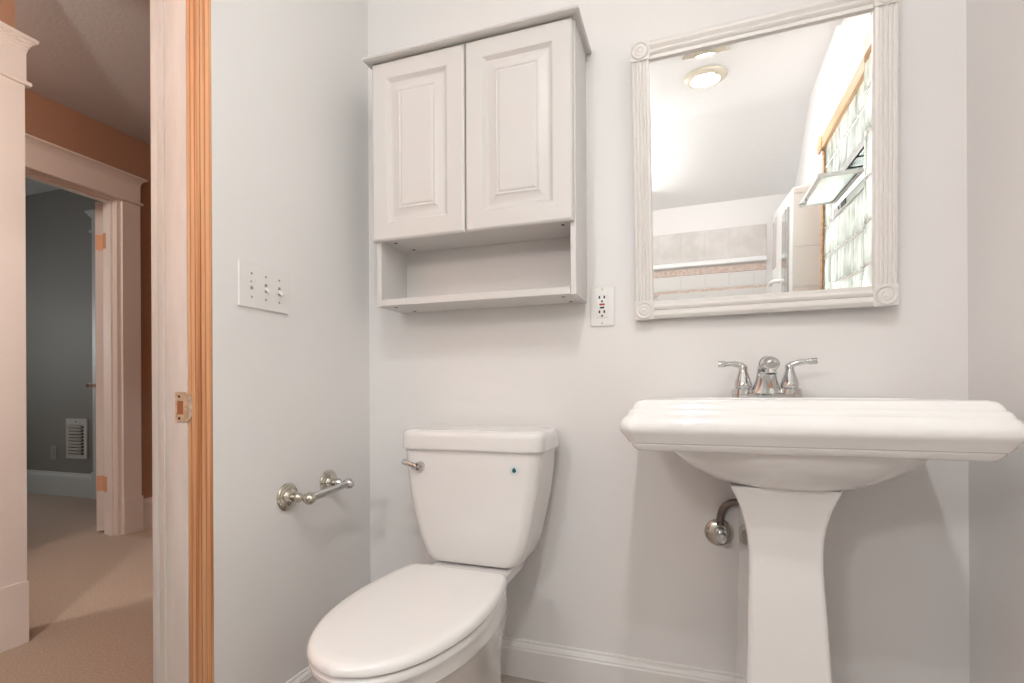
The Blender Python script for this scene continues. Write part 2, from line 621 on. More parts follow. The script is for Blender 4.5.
# recessed ceiling lights
cl = thing('recessed_light', (1.060, -1.965, CH), 'recessed ceiling light fully seen in the mirror, the lower of the two reflections',
           'ceiling light', 'recessed ceiling lights')
def light_parts(root):
    o = Vector(root['_org'])
    k = NB()
    lathe(k, [(0.125, 0.0), (0.125, -0.006), (0.119, -0.013), (0.106, -0.020), (0.094, -0.024), (0.086, -0.025), (0.083, -0.023)],
          o, (0, 0, 1), 48, False, False)
    obj('trim_ring', k, mat('cream_trim_ring', (0.76, 0.70, 0.57), 0.4), root)
    k = NB()
    lathe(k, [(0.083, -0.023), (0.078, -0.012), (0.070, -0.004), (0.056, -0.002)], o, (0, 0, 1), 48, False, False)
    obj('baffle', k, mat('tan_baffle', (0.46, 0.35, 0.24), 0.5), root)
    k = NB()
    lathe(k, [(0.054, -0.002), (0.058, -0.010), (0.057, -0.020), (0.048, -0.030), (0.030, -0.037), (0.0, -0.040)], o, (0, 0, 1), 32,
          True, True)
    obj('bulb', k, M['bulb'], root)


light_parts(cl)
cl2 = cl.copy()
COL.objects.link(cl2)
cl2.location = (1.070, -1.60, CH)
cl2['label'] = 'recessed ceiling light half hidden by the top of the mirror frame in the reflection'
for ch in list(cl.children):
    k = ch.copy()
    COL.objects.link(k)
    k.parent = cl2

# ================================================================== BATHROOM DOORWAY
b = NB()                                # raw oak edge toward the bathroom: grooved face
prof = []
x = 0.0
for k, (dx, d) in enumerate([(0.004, 0.004), (0.012, 0.006), (0.003, 0.001), (0.012, 0.005), (0.003, 0.001), (0.014, 0.006),
                             (0.003, 0.0015), (0.012, 0.005), (0.003, 0.001), (0.010, 0.004)]):
    prof.append((x, d))
    x -= dx
    prof.append((x, d))
pts = [(xx, DY1 + 0.006 - d) for xx, d in prof]
ring = [(0.0, DY1 + 0.004)] + pts + [(x, DY1 + 0.004)]
loft(b, [[(xx, yy, 0.0) for xx, yy in ring], [(xx, yy, DH) for xx, yy in ring]])
struct('trim_1', b, M['oak'], 'bare oak strip along the edge of the bathroom doorway', sharp=20)
b = NB()
box(b, -0.146, -0.0765, DY1 + 0.0, DY1 + 0.004, 0, DH, 0.001)
box(b, -0.192, -0.1465, DY1 - 0.001, DY1 + 0.004, 0, DH, 0.001)
box(b, -0.165, -0.1475, DY1 - 0.003, DY1, 0, DH, 0.001)
struct('trim_2', b, M['jamb'], 'chipped white painted jamb of the bathroom doorway')
b = NB()
box(b, -0.1915, 0.002, DY0 - 0.02, DY0 + 0.008, 0, DH, 0.003)
box(b, -0.1915, 0.002, DY0 + 0.008, DY1 - 0.013, DH - 0.012, DH + 0.02, 0.003)
struct('trim_3', b, M['jamb'])

sk = thing('strike_plate', (-0.095, DY1 - 0.01, 0.822), 'worn brass strike plate on the white door jamb beside the oak strip', 'strike plate')
b = NB()
yj = DY1
for (p, q, r_, s_) in ((-0.112, -0.078, 0.872, 0.894), (-0.112, -0.078, 0.822, 0.840), (-0.112, -0.107, 0.840, 0.872),
                       (-0.087, -0.078, 0.840, 0.872)):
    box(b, p, q, yj - 0.0022, yj, r_, s_, 0.0006, 1)
obj('plate', b, M['brass'], sk)
b = NB()                                # curved lip reaching over the oak
lipr = []
for i in range(13):
    a = -pi / 2 + pi * i / 12
    lipr.append((cos(a), sin(a)))
rings = []
for lx, ly, sc in ((-0.079, yj - 0.0022, 1.0), (-0.073, yj - 0.0028, 0.98), (-0.066, yj - 0.002, 0.80), (-0.061, yj + 0.001, 0.45)):
    h = 0.036 * sc
    rings.append([(lx, ly, 0.858 - h), (lx, ly, 0.858 + h), (lx, ly + 0.002, 0.858 + h), (lx, ly + 0.002, 0.858 - h)])
loft(b, rings)
obj('lip', b, M['brass'], sk)
b = NB()
box(b, -0.107, -0.087, yj - 0.0008, yj - 0.0002, 0.840, 0.872)
obj('latch_hole', b, mat('raw_wood_hole', (0.36, 0.14, 0.06), 0.7), sk)
for zz in (0.883, 0.831):
    b = NB()
    lathe(b, [(0.0, 0.0), (0.0035, 0.0), (0.003, 0.001), (0, 0.0012)], (-0.099, yj - 0.0022, zz), (0, -1, 0), 12)
    obj('screw', b, M['slot'], sk)

# ================================================================== HALL
HX, PX = -2.30, -1.21                   # far hall wall, near pier
HC = 2.525
b = NB()
box(b, -6.0, -0.02, -2.2, 2.6, -0.08, 0.0)
struct('floor_hall', b, M['carpet'])
b = NB()
box(b, HX - 0.12, -LT + 0.01, -2.2, 2.6, HC, 2.8)
struct('ceiling_hall', b, M['hallceil'])
DA, DB, DT = -0.10, 0.705, 2.105        # far doorway
b = NB()
box(b, HX - 0.12, HX, DB, 2.6, 0, 2.8)
box(b, HX - 0.12, HX, -2.2, DA, 0, 2.8)
box(b, HX - 0.12, HX, DA, DB, DT, 2.8)
struct('wall_hall', b, M['hallwall'])
b = NB()
box(b, PX - 0.15, PX, -2.2, -0.376, 0, HC)
struct('wall_pier', b, M['hallwall'])
b = NB()
box(b, HX - 0.12, -LT + 0.004, 2.5, 2.6, 0, 2.8)
box(b, HX - 0.12, PX - 0.15, -2.2, -2.1, 0, 2.8)
box(b, PX, -LT + 0.004, -1.75, -1.65, 0, 2.8)
box(b, -LT, -LT + 0.004, DY1, 2.5, 0, 2.8)
box(b, -LT, -LT + 0.004, -1.7, DY0, 0, 2.8)
box(b, -LT, -LT + 0.004, DY0, DY1, DH + 0.02, 2.8)
struct('wall_hall_side', b, M['hallwall'])


def head_casing(bm, fx, ya, yb, z0, z1, cz, sgn=1, ends=(1, 1)):
    """flat header with bead and stepped cornice on a wall plane x=fx facing +x; ya..yb board, ends flag returns"""
    ea, eb = ends
    box(bm, fx, fx + 0.022, ya, yb, z0, cz, 0.002)
    box(bm, fx, fx + 0.034, ya - 0.012 * ea, yb + 0.012 * eb, z0 - 0.014, z0 + 0.002, 0.005)
    prev = cz
    n = 6
    for i in range(n):
        a = (i + 1) / n
        out = 0.022 + 0.030 * (1 - cos(a * pi / 2))
        zz = cz + (z1 - 0.012 - cz) * sin(a * pi / 2)
        box(bm, fx, fx + out, ya - (out - 0.022) * 0.55 * ea, yb + (out - 0.022) * 0.55 * eb, prev - 0.001, zz)
        prev = zz
    box(bm, fx, fx + 0.056, ya - 0.021 * ea, yb + 0.021 * eb, z1 - 0.012, z1, 0.003)


b = NB()                                # casing on the near pier
box(b, PX, PX + 0.020, -0.52, -0.358, 0.221, 1.995, 0.002)
box(b, PX, PX + 0.026, -0.525, -0.356, 0.0, 0.221, 0.002)
head_casing(b, PX, -0.60, -0.354, 2.006, 2.160, 2.110, ends=(0, 1))
struct('trim_4', b, M['halltrim'], 'pale door casing with cornice at the left edge')
b = NB()                                # far doorway casing
box(b, HX, HX + 0.020, DB + 0.005, DB + 0.117, 0.215, 2.10, 0.002)
box(b, HX, HX + 0.028, DB + 0.003, DB + 0.123, 0.0, 0.225, 0.003)
box(b, HX, HX + 0.020, DA - 0.128, DA - 0.005, 0.215, 2.10, 0.002)
box(b, HX, HX + 0.028, DA - 0.134, DA - 0.003, 0.0, 0.225, 0.003)
head_casing(b, HX, DA - 0.117, DB + 0.117, 2.105, 2.262, 2.215)
# jamb linings and stops
box(b, HX - 0.122, HX + 0.004, DB - 0.018, DB + 0.004, 0, DT)
box(b, HX - 0.122, HX + 0.004, DA - 0.004, DA + 0.018, 0, DT)
box(b, HX - 0.122, HX + 0.004, DA + 0.018, DB - 0.018, DT - 0.018, DT + 0.004)
box(b, HX - 0.075, HX - 0.035, DB - 0.030, DB - 0.018, 0, DT - 0.018)
box(b, HX - 0.075, HX - 0.035, DA + 0.018, DB - 0.030, DT - 0.030, DT - 0.018)
struct('trim_5', b, M['halltrim'], 'pale door casing with cornice around the far hall doorway')
b = NB()
prism(b, [(HX + d, z) for d, z in base_prof(0.20, 0.019)], 'y', DB + 0.123, 2.5)
prism(b, [(HX + d, z) for d, z in base_prof(0.20, 0.019)], 'y', -2.1, DA - 0.134)
struct('baseboard_hall', b, M['halltrim'], sharp=20)

# open door of the far room, seen edge-on
hd = struct('door_1', NB(), M['halltrim'], 'open door of the grey room, seen edge-on')
bpy.data.objects.remove(hd)
dirv = Vector((-0.842, 0.540, 0)).normalized()
nrm = Vector((-0.540, -0.842, 0)).normalized()
A = Vector((-2.466, 0.721, 0.012))
DOORW, DOORT, DOORH = 0.76, 0.043, 2.088


def dpt(u, v, z):
    return A + dirv * u + nrm * v + Vector((0, 0, z))


def dbox(bm, u0, u1, v0, v1, z0, z1):
    loft(bm, [[dpt(u0, v0, z0), dpt(u1, v0, z0), dpt(u1, v1, z0), dpt(u0, v1, z0)],
              [dpt(u0, v0, z1), dpt(u1, v0, z1), dpt(u1, v1, z1), dpt(u0, v1, z1)]])


b = NB()
dbox(b, 0, DOORW, 0, DOORT, 0, DOORH)
hd = struct('door_1', b, M['halltrim'], 'open door of the grey room, seen edge-on')
for z0 in (0.268, 1.795):
    b = NB()
    dbox(b, -0.003, 0.0, 0.004, DOORT - 0.002, z0 - 0.012, z0 + 0.083)
    box(b, -2.420, -2.380, 0.6825, 0.6868, z0, z0 + 0.095, 0.0)
    lathe(b, [(0, 0), (0.007, 0), (0.007, 0.099), (0, 0.099)], dpt(-0.006, 0.002, z0 - 0.014), (0, 0, 1), 12)
    hg = struct('hinge', b, M['copper'], parent=hd)
b = NB()
kp = dpt(0.69, DOORT, 0.93)
lathe(b, [(0.0, 0), (0.03, 0), (0.028, 0.006), (0.012, 0.010), (0.011, 0.03), (0.022, 0.036), (0.029, 0.048), (0.026, 0.06), (0.0, 0.066)],
      kp, nrm, 20)
struct('knob', b, M['nickel'], parent=hd)

# ------------------------------------------------------------------ grey room beyond
RY, RC = 1.42, 2.66
b = NB()
box(b, -6.0, HX - 0.12, RY, RY + 0.12, 0, 2.8)
struct('wall_room', b, M['roomwall'])
b = NB()
box(b, -6.0, -5.4, -2.2, RY, 0, 0.9)
box(b, -5.52, -5.4, -2.2, RY, 0, 1.2)
box(b, -5.52, -5.4, -2.2, RY, 1.7, 2.8)
box(b, -5.52, -5.4, -2.2, -0.2, 1.2, 1.7)
box(b, -5.52, -5.4, 0.2, RY, 1.2, 1.7)
box(b, -6.0, HX - 0.12, -2.3, -2.2, 0, 2.8)
struct('wall_room_side', b, M['roomwall'])
b = NB()
box(b, -6.0, HX - 0.12, -2.2, RY, RC, 2.8)
struct('ceiling_room', b, M['roomceil'])
b = NB()
prism(b, [(RY - d, z) for d, z in base_prof(0.20, 0.02)], 'x', -5.4, -3.675)
struct('baseboard_room', b, M['roomtrim'], sharp=20)
b = NB()                                # casing of another opening in the grey room
box(b, -3.670, -3.535, RY - 0.022, RY, 0.0, 2.24, 0.002)
box(b, -3.680, -3.530, RY - 0.030, RY, 0.0, 0.22, 0.002)
box(b, -3.670, -2.46, RY - 0.024, RY, 2.24, 2.37, 0.002)
box(b, -3.690, -2.46, RY - 0.034, RY, 2.23, 2.246, 0.003)
for i in range(4):
    e = 0.008 * (i + 1)
    box(b, -3.670 - e, -2.46, RY - 0.024 - e, RY, 2.355 + 0.012 * i, 2.369 + 0.012 * i)
struct('trim_6', b, M['roomtrim'], 'blue-grey door casing behind the open door')

vg = thing('wall_register', (-3.891, RY, 0.325), 'white louvred wall register low on the grey wall', 'wall register')
vx0, vx1, vz0, vz1 = -4.022, -3.760, 0.325, 0.668
b = NB()
fw = 0.035
for (p, q, r_, s_) in ((vx0, vx1, vz1 - 0.055, vz1), (vx0, vx1, vz0, vz0 + 0.035), (vx0, vx0 + fw - 0.012, vz0 + 0.035, vz1 - 0.055),
                       (vx1 - fw, vx1, vz0 + 0.035, vz1 - 0.055)):
    box(b, p, q, RY - 0.014, RY, r_, s_, 0.003)
obj('frame', b, M['vent'], vg)
b = NB()
box(b, vx0 + 0.01, vx1 - 0.02, RY - 0.003, RY - 0.001, vz0 + 0.02, vz1 - 0.03)
obj('backing', b, M['slot'], vg)
b = NB()
rotl = Matrix.Rotation(radians(35), 3, 'X')
for k in range(9):
    zc = vz0 + 0.052 + k * 0.0278
    box(b, vx0 + 0.022, vx1 - 0.078, RY - 0.016, RY - 0.004, zc - 0.009, zc + 0.009, 0, 1, rotl)
    box(b, vx1 - 0.080, vx1 - 0.034, RY - 0.010, RY - 0.004, zc + 0.005, zc + 0.011)
obj('louvres', b, M['vent'], vg)
b = NB()
lathe(b, [(0, 0), (0.007, 0), (0.006, 0.003), (0, 0.004)], ((vx0 + vx1) / 2, RY - 0.014, vz1 - 0.026), (0, -1, 0), 12)
obj('screw', b, M['hole'], vg)
ro = thing('wall_outlet', (-4.20, RY, 0.305), 'small beige outlet on the grey wall left of the register', 'outlet')
b = NB()
box(b, -4.238, -4.161, RY - 0.006, RY, 0.305, 0.428, 0.003)
obj('plate', b, mat('beige_plate', (0.36, 0.33, 0.29), 0.5), ro)
for zz in (0.345, 0.388):
    b = NB()
    box(b, -4.213, -4.185, RY - 0.008, RY - 0.005, zz - 0.015, zz + 0.015, 0.003)
    obj('socket', b, mat('beige_socket', (0.30, 0.275, 0.24), 0.5), ro)

# ================================================================== WALL CABINET
CX0, CX1, CZ0, CZ1, CD = 0.137, 0.766, 1.155, 1.902, 0.157
cab = thing('wall_cabinet', (0.453, 0, CZ0), 'white two-door wall cabinet with open bottom shelf above the toilet', 'cabinet')
T = 0.016
NZ = 1.358                               # underside of the closed box
b = NB()
box(b, CX0, CX0 + T, -CD, -0.001, CZ0 + 0.0, CZ1, 0.0012, 1)
box(b, CX1 - T, CX1, -CD, -0.001, CZ0 + 0.0, CZ1, 0.0012, 1)
box(b, CX0 + T, CX1 - T, -CD, -0.001, CZ1 - T, CZ1, 0.0)
box(b, CX0 + T, CX1 - T, -CD + 0.001, -0.001, NZ, NZ + T, 0.0)
box(b, CX0 + T, CX1 - T, -0.006, -0.001, CZ0 + 0.02, CZ1 - T, 0.0)
obj('body', b, M['cabinet'], cab)
b = NB()
box(b, CX0 + T, CX1 - T, -CD - 0.004, -0.006, CZ0 + 0.001, CZ0 + 0.021, 0.0012, 1)
obj('shelf', b, M['cabinet'], cab)
for (px_, py_, pz_) in ((0.185, -0.125, NZ), (0.200, -0.040, NZ), (0.722, -0.125, NZ),
                        (0.185, -0.125, CZ0 + 0.001), (0.200, -0.035, CZ0 + 0.001), (0.722, -0.125, CZ0 + 0.001), (0.725, -0.04, CZ0 + 0.001)):
    b = NB()
    lathe(b, [(0.0, 0.0), (0.0055, 0.0), (0.005, 0.0012), (0, 0.0012)], (px_, py_, pz_), (0, 0, -1), 12)
    obj('cam_cap', b, M['hole'], cab)


def raised_door(bm, x0, x1, z0, z1, yf, t):
    """raised-panel door: nested rectangles at (inset, depth)"""
    def R(i, d):
        return [(x0 + i, yf + d, z0 + i), (x1 - i, yf + d, z0 + i), (x1 - i, yf + d, z1 - i), (x0 + i, yf + d, z1 - i)]
    rings = [R(0, t), R(0, 0.007), R(0.002, 0.0035), R(0.006, 0.0008), R(0.010, 0.0), R(0.054, 0.0), R(0.056, 0.0012),
             R(0.060, 0.0060), R(0.0645, 0.0098), R(0.070, 0.0105), R(0.075, 0.0098), R(0.092, 0.0040), R(0.0935, 0.0024), R(0.0965, 0.0016),
             R(0.099, 0.0032), R(0.102, 0.0036), R(0.105, 0.0016), R(0.109, 0.0008)]
    loft(bm, rings)


for xa, xb in ((0.1315, 0.4430), (0.4460, 0.7610)):
    b = NB()
    raised_door(b, xa, xb, 1.353, 1.9005, -0.1765, 0.0185)
    d = obj('door', b, M['cabinet'], cab, sharp=12)
b = NB()                                 # crown: thin slab with chamfered lower edge
y1, y0 = -0.001, -0.201
cr = [(0.1155, 0.7835)]
def crown_ring(e, z):
    return [(0.1155 + e, y1, z), (0.1155 + e, y0 + e, z), (0.7835 - e, y0 + e, z), (0.7835 - e, y1, z)]
loft(b, [crown_ring(0.0215, 1.9035), crown_ring(0.004, 1.9010), crown_ring(0.0, 1.9035), crown_ring(0.0, 1.908), crown_ring(0.006, 1.914)])
obj('crown', b, M['cabinet'], cab, sharp=15)

# ================================================================== MIRROR
mc = Vector((1.2213, -0.045, 1.4800))
mr = thing('wall_mirror', mc, 'white framed wall mirror with fluted sides and round corner rosettes', 'mirror')
yaw_, lean_, roll_ = -0.0266, 0.0471, -0.0072
mr.rotation_euler = (Matrix.Rotation(yaw_, 3, 'Z') @ Matrix.Rotation(lean_, 3, 'X') @ Matrix.Rotation(roll_, 3, 'Y')).to_euler()
gw, gh, st = 0.5271 / 2, 0.6676 / 2, 0.0495
OW, OH = gw + st, gh + st


def fluted(n=4, w=st):
    """(offset across the stile, height toward viewer) profile, inner edge first"""
    p = [(0.0, 0.006), (0.002, 0.0125), (0.006, 0.0135)]
    x0 = 0.008
    step = (w - 0.012) / n
    for i in range(n):
        for j in range(7):
            t = j / 6
            p.append((x0 + step * (i + 0.06 + 0.88 * t), 0.0135 - 0.0042 * sin(pi * t)))
    p += [(w - 0.002, 0.0130), (w, 0.010)]
    return p


def railprof(w=st):
    return [(0.0, 0.004), (0.001, 0.008), (0.010, 0.0085), (0.012, 0.0120), (0.017, 0.0155), (0.023, 0.0130), (0.0255, 0.0085), (0.029, 0.0110),
            (0.034, 0.0150), (0.040, 0.0158), (0.045, 0.0125), (0.048, 0.0100), (w, 0.0085)]


def stile(bm, s):
    ring = [(gw + o, -h) for o, h in fluted()] + [(OW, 0.014), (gw, 0.014)]
    loft(bm, [[(s * x, y, -gh - 0.0) for x, y in ring], [(s * x, y, gh + 0.0) for x, y in ring]])


def rail(bm, s):
    ring = [(gh + o, -h) for o, h in railprof()] + [(OH, 0.014), (gh, 0.014)]
    loft(bm, [[(-gw, y, s * z) for z, y in ring], [(gw, y, s * z) for z, y in ring]])


for s in (-1, 1):
    b = NB()
    stile(b, s)
    obj('stile', b, M['frame'], mr, 25, world=False)
    b = NB()
    rail(b, s)
    obj('rail', b, M['frame'], mr, 25, world=False)
for sx in (-1, 1):
    for sz in (-1, 1):
        b = NB()
        cx_, cz_ = sx * (gw + st / 2), sz * (gh + st / 2)
        e = st / 2 + 0.0015
        box(b, cx_ - e, cx_ + e, -0.0165, 0.014, cz_ - e, cz_ + e, 0.0018, 2)
        cb = obj('corner_block', b, M['frame'], mr, 30, world=False)
        b = NB()
        lathe(b, [(0.0235, 0.0), (0.0235, 0.0022), (0.0220, 0.0044), (0.0195, 0.0030), (0.0175, 0.0008), (0.0150, 0.0010), (0.0130, 0.0030),
                  (0.0105, 0.0034), (0.0085, 0.0014), (0.0065, 0.0016), (0.0040, 0.0038), (0.0, 0.0042)],
              (cx_, -0.0162, cz_), (0, -1, 0), 40)
        rs = obj('rosette', b, M['frame'], cb, 25, world=False)
b = NB()                                 # glass with a bevelled border
bw, bd = 0.018, 0.00040
loft(b, [[(-gw - 0.004, 0.004, -gh - 0.004), (gw + 0.004, 0.004, -gh - 0.004), (gw + 0.004, 0.004, gh + 0.004), (-gw - 0.004, 0.004, gh + 0.004)],
         [(-gw - 0.004, bd, -gh - 0.004), (gw + 0.004, bd, -gh - 0.004), (gw + 0.004, bd, gh + 0.004), (-gw - 0.004, bd, gh + 0.004)],
         [(-gw + bw, 0.0, -gh + bw), (gw - bw, 0.0, -gh + bw), (gw - bw, 0.0, gh - bw), (-gw + bw, 0.0, gh - bw)]])
gl = obj('glass', b, M['mirror'], mr, 1, world=False)
for p in gl.data.polygons:
    p.use_smooth = False

# ================================================================== OUTLET, SWITCHES, PAPER HOLDER
gf = thing('gfci_outlet', (0.813, 0, 1.083), 'white outlet with red and black buttons between cabinet and mirror', 'outlet')
b = NB()
box(b, 0.7775, 0.8480, -0.006, 0, 1.083, 1.200, 0.003)
obj('plate', b, M['plastic'], gf)
b = NB()
box(b, 0.7955, 0.8295, -0.009, -0.004, 1.1075, 1.1765, 0.0015)
rc = obj('receptacle', b, mat('receptacle_white', (0.84, 0.83, 0.81), 0.25), gf)
for zc in (1.1685, 1.1255):
    for dx in (-0.0080, 0.0065):
        b = NB()
        box(b, 0.8125 + dx - 0.0024, 0.8125 + dx + 0.0024, -0.0094, -0.0085, zc - 0.0042, zc + 0.0042)
        obj('slot', b, M['slot'], rc)
    b = NB()
    lathe(b, [(0, 0), (0.0032, 0), (0.0032, 0.0005), (0, 0.0005)], (0.8122, -0.009, zc - 0.0122), (0, -1, 0), 12)
    obj('slot', b, M['slot'], rc)
b = NB()
box(b, 0.8045, 0.8205, -0.0105, -0.0085, 1.1447, 1.1500, 0.0008)
obj('button', b, M['red'], gf, label='red button')
b = NB()
box(b, 0.8060, 0.8190, -0.0105, -0.0085, 1.1350, 1.1403, 0.0008)
obj('button', b, M['slot'], gf, label='black button')
for zc in (1.1925, 1.0920):
    b = NB()
    lathe(b, [(0, 0), (0.003, 0), (0.0025, 0.001), (0, 0.0012)], (0.8125, -0.006, zc), (0, -1, 0), 12)
    obj('screw', b, M['brass'], gf)

sw = thing('light_switch', (0, -0.4715, 1.107), 'white three-toggle light switch plate on the left wall', 'light switch')
b = NB()
box(b, 0, 0.007, -0.5560, -0.3870, 1.107, 1.2205, 0.003)
obj('plate', b, M['plastic'], sw)
for k, yc in enumerate((-0.5180, -0.4715, -0.4250)):
    b = NB()
    box(b, 0.0068, 0.0076, yc - 0.0038, yc + 0.0038, 1.1530, 1.1750)
    obj('toggle_slot', b, mat('slot_shadow_grey', (0.30, 0.27, 0.25), 0.5), sw)
    b = NB()
    s = 1 if k == 0 else -1
    zc = 1.1638
    tube(b, [(0.004, yc, zc), (0.010, yc, zc + s * 0.003), (0.020, yc, zc + s * 0.011)], [(0.0045, 0.0055), (0.0042, 0.005), (0.0035, 0.0035)], 10)
    obj('toggle', b, M['plastic'], sw)
    for zs_ in (1.1935, 1.1340):
        b = NB()
        lathe(b, [(0, 0), (0.0032, 0), (0.0026, 0.001), (0, 0.0012)], (0.007, yc, zs_), (1, 0, 0), 12)
        obj('screw', b, M['nickel'], sw)

tp = thing('toilet_paper_holder', (0, -0.307, 0.57), 'empty chrome toilet paper holder on the left wall', 'paper holder')
for yc, PZ in ((-0.393, 0.602), (-0.221, 0.613)):
    b = NB()
    lathe(b, [(0.0, 0.0), (0.038, 0.0), (0.0385, 0.003), (0.036, 0.006), (0.0315, 0.007), (0.031, 0.0095), (0.0275, 0.0115), (0.0245, 0.012),
              (0.0235, 0.015), (0.018, 0.019), (0.012, 0.022), (0.0, 0.022)], (0, yc, PZ), (1, 0, 0), 36)
    obj('flange', b, M['nickel'], tp, 40)
    b = NB()
    lathe(b, [(0.010, 0.020), (0.009, 0.028), (0.0125, 0.033), (0.014, 0.038), (0.0125, 0.043), (0.008, 0.047), (0.0065, 0.055), (0.0075, 0.060),
              (0.0130, 0.064), (0.0168, 0.074), (0.0160, 0.082), (0.010, 0.090), (0.0, 0.0925)], (0, yc, PZ), (1, 0, 0), 28)
    obj('post', b, M['nickel'] if yc < -0.3 else M['chrome'], tp, 50)
b = NB()
tube(b, [(0.0755, -0.380, 0.6028), (0.0755, -0.300, 0.6079)], 0.0118, 20)
tube(b, [(0.0755, -0.302, 0.6078), (0.0755, -0.230, 0.6124)], 0.0098, 20)
obj('bar', b, M['chrome'], tp)

# ================================================================== TOILET
TX = 0.471
tl = thing('toilet', (TX, -0.40, 0), 'white two-piece toilet with closed lid under the cabinet', 'toilet')


def tank_ring(z, hw, yf, yb, r):
    ring = rrect(TX - hw, TX + hw, yf, yb, z, r, 8)
    # gentle bow of the front face
    return [(x, y - 0.006 * (1 - ((x - TX) / hw) ** 2) if y < (yf + yb) / 2 else y, z) for x, y, z in ring]


b = NB()
tk = [(0.400, 0.110, -0.185, -0.060, 0.03), (0.402, 0.130, -0.200, -0.052, 0.03), (0.408, 0.141, -0.208, -0.046, 0.032), (0.425, 0.152, -0.212, -0.042, 0.034),
      (0.47, 0.168, -0.216, -0.037, 0.035), (0.53, 0.183, -0.219, -0.033, 0.036), (0.60, 0.196, -0.222, -0.030, 0.036), (0.67, 0.205, -0.224, -0.028, 0.036), (0.738, 0.2105, -0.225, -0.027, 0.036)]
loft(b, [tank_ring(*t) for t in tk])
obj('tank', b, M['porcelain'], tl, 45)
b = NB()
ld = [(0.7265, 0.212, -0.229, -0.024, 0.030), (0.7275, 0.2180, -0.2345, -0.019, 0.048), (0.732, 0.2200, -0.237, -0.016, 0.050), (0.762, 0.2200, -0.237, -0.016, 0.050),
      (0.772, 0.2185, -0.235, -0.018, 0.050), (0.779, 0.213, -0.230, -0.023, 0.046), (0.7825, 0.198, -0.220, -0.032, 0.036), (0.7835, 0.17, -0.19, -0.06, 0.03)]
loft(b, [tank_ring(*t) for t in ld])
obj('tank_lid', b, M['porcelain'], tl, 45)


EGG = [(0.0, 0.0), (0.45, 0.0), (0.68, 0.003), (0.79, 0.014), (0.855, 0.05), (0.905, 0.12), (0.955, 0.22), (0.992, 0.34), (1.0, 0.43), (0.97, 0.56), (0.89, 0.69),
       (0.75, 0.81), (0.56, 0.905), (0.32, 0.968), (0.0, 1.0)]


def egg(hw, yb, yf, z):
    """toilet outline seen from above: square back edge at yb, egg-shaped front at yf"""
    half = [(p.x, p.y) for p in smooth_path([(x, y, 0) for x, y in EGG], 3)]
    pts = [(TX + 0.009 + hw * x, yb + (yf - yb) * y, z) for x, y in half]
    return pts + [(TX + 0.009 - hw * x, yb + (yf - yb) * y, z) for x, y in reversed(half[1:-1])]


b = NB()
bowl = [(0.105, -0.17, -0.62, 0.0), (0.105, -0.17, -0.62, 0.02), (0.096, -0.175, -0.605, 0.04), (0.090, -0.18, -0.59, 0.10), (0.094, -0.19, -0.60, 0.16),
        (0.110, -0.21, -0.645, 0.22), (0.132, -0.235, -0.70, 0.28), (0.149, -0.262, -0.748, 0.325), (0.1565, -0.282, -0.775, 0.346), (0.1600, -0.290, -0.788, 0.352),
        (0.1610, -0.293, -0.792, 0.378), (0.158, -0.296, -0.788, 0.386)]
loft(b, [egg(h, yb, yf, z) for h, yb, yf, z in bowl])
obj('bowl', b, M['porcelain'], tl, 40)
b = NB()
loft(b, [rrect(TX - 0.060, TX + 0.060, -0.29, -0.08, 0.20, 0.03), rrect(TX - 0.065, TX + 0.065, -0.30, -0.07, 0.32, 0.03),
         rrect(TX - 0.090, TX + 0.090, -0.315, -0.055, 0.350, 0.03), rrect(TX - 0.113, TX + 0.113, -0.33, -0.05, 0.366, 0.03), rrect(TX - 0.116, TX + 0.116, -0.333, -0.048, 0.391, 0.03),
         rrect(TX - 0.111, TX + 0.111, -0.328, -0.053, 0.397, 0.03)])
obj('deck', b, M['porcelain'], tl, 40)
b = NB()
SYB, SYF, SHW = -0.302, -0.815, 0.1675
loft(b, [egg(SHW - 0.010, SYB - 0.004, SYF + 0.012, 0.387), egg(SHW - 0.004, SYB - 0.002, SYF + 0.006, 0.389), egg(SHW - 0.003, SYB - 0.002, SYF + 0.004, 0.398),
         egg(SHW - 0.006, SYB - 0.004, SYF + 0.008, 0.404), egg(SHW - 0.012, SYB - 0.008, SYF + 0.014, 0.406)])
obj('seat', b, M['seat'], tl, 40)
b = NB()
loft(b, [egg(SHW - 0.008, SYB - 0.002, SYF + 0.010, 0.409), egg(SHW - 0.001, SYB, SYF + 0.001, 0.411), egg(SHW, SYB, SYF, 0.418),
         egg(SHW - 0.004, SYB - 0.003, SYF + 0.005, 0.4265), egg(SHW - 0.012, SYB - 0.010, SYF + 0.014, 0.4305), egg(SHW - 0.03, SYB - 0.025, SYF + 0.035, 0.4318),
         egg(SHW - 0.09, SYB - 0.07, SYF + 0.14, 0.4322)])
obj('seat_lid', b, M['seat'], tl, 40)
for dx in (-0.07, 0.07):
    b = NB()
    box(b, TX + dx - 0.022, TX + dx + 0.022, -0.300, -0.268, 0.396, 0.416, 0.006)
    obj('hinge_cap', b, M['seat'], tl)
b = NB()
lx, lz, ly = 0.3255, 0.679, -0.2265
lathe(b, [(0.0, -0.004), (0.0125, -0.002), (0.0130, 0.004), (0.0105, 0.009), (0.0095, 0.013), (0.012, 0.016), (0.0125, 0.021), (0.009, 0.026), (0.0, 0.0275)],
      (lx, ly + 0.003, lz), (0, -1, 0), 24)
tube(b, smooth_path([(lx, ly - 0.015, lz), (lx - 0.016, ly - 0.017, lz + 0.003), (lx - 0.032, ly - 0.016, lz + 0.007), (lx - 0.050, ly - 0.013, lz + 0.012)]),
     [0.0085] * 6 + [0.0075] * 6 + [0.0078] * 6 + [0.0070], 14)
obj('flush_lever', b, M['chrome'], tl)
b = NB()
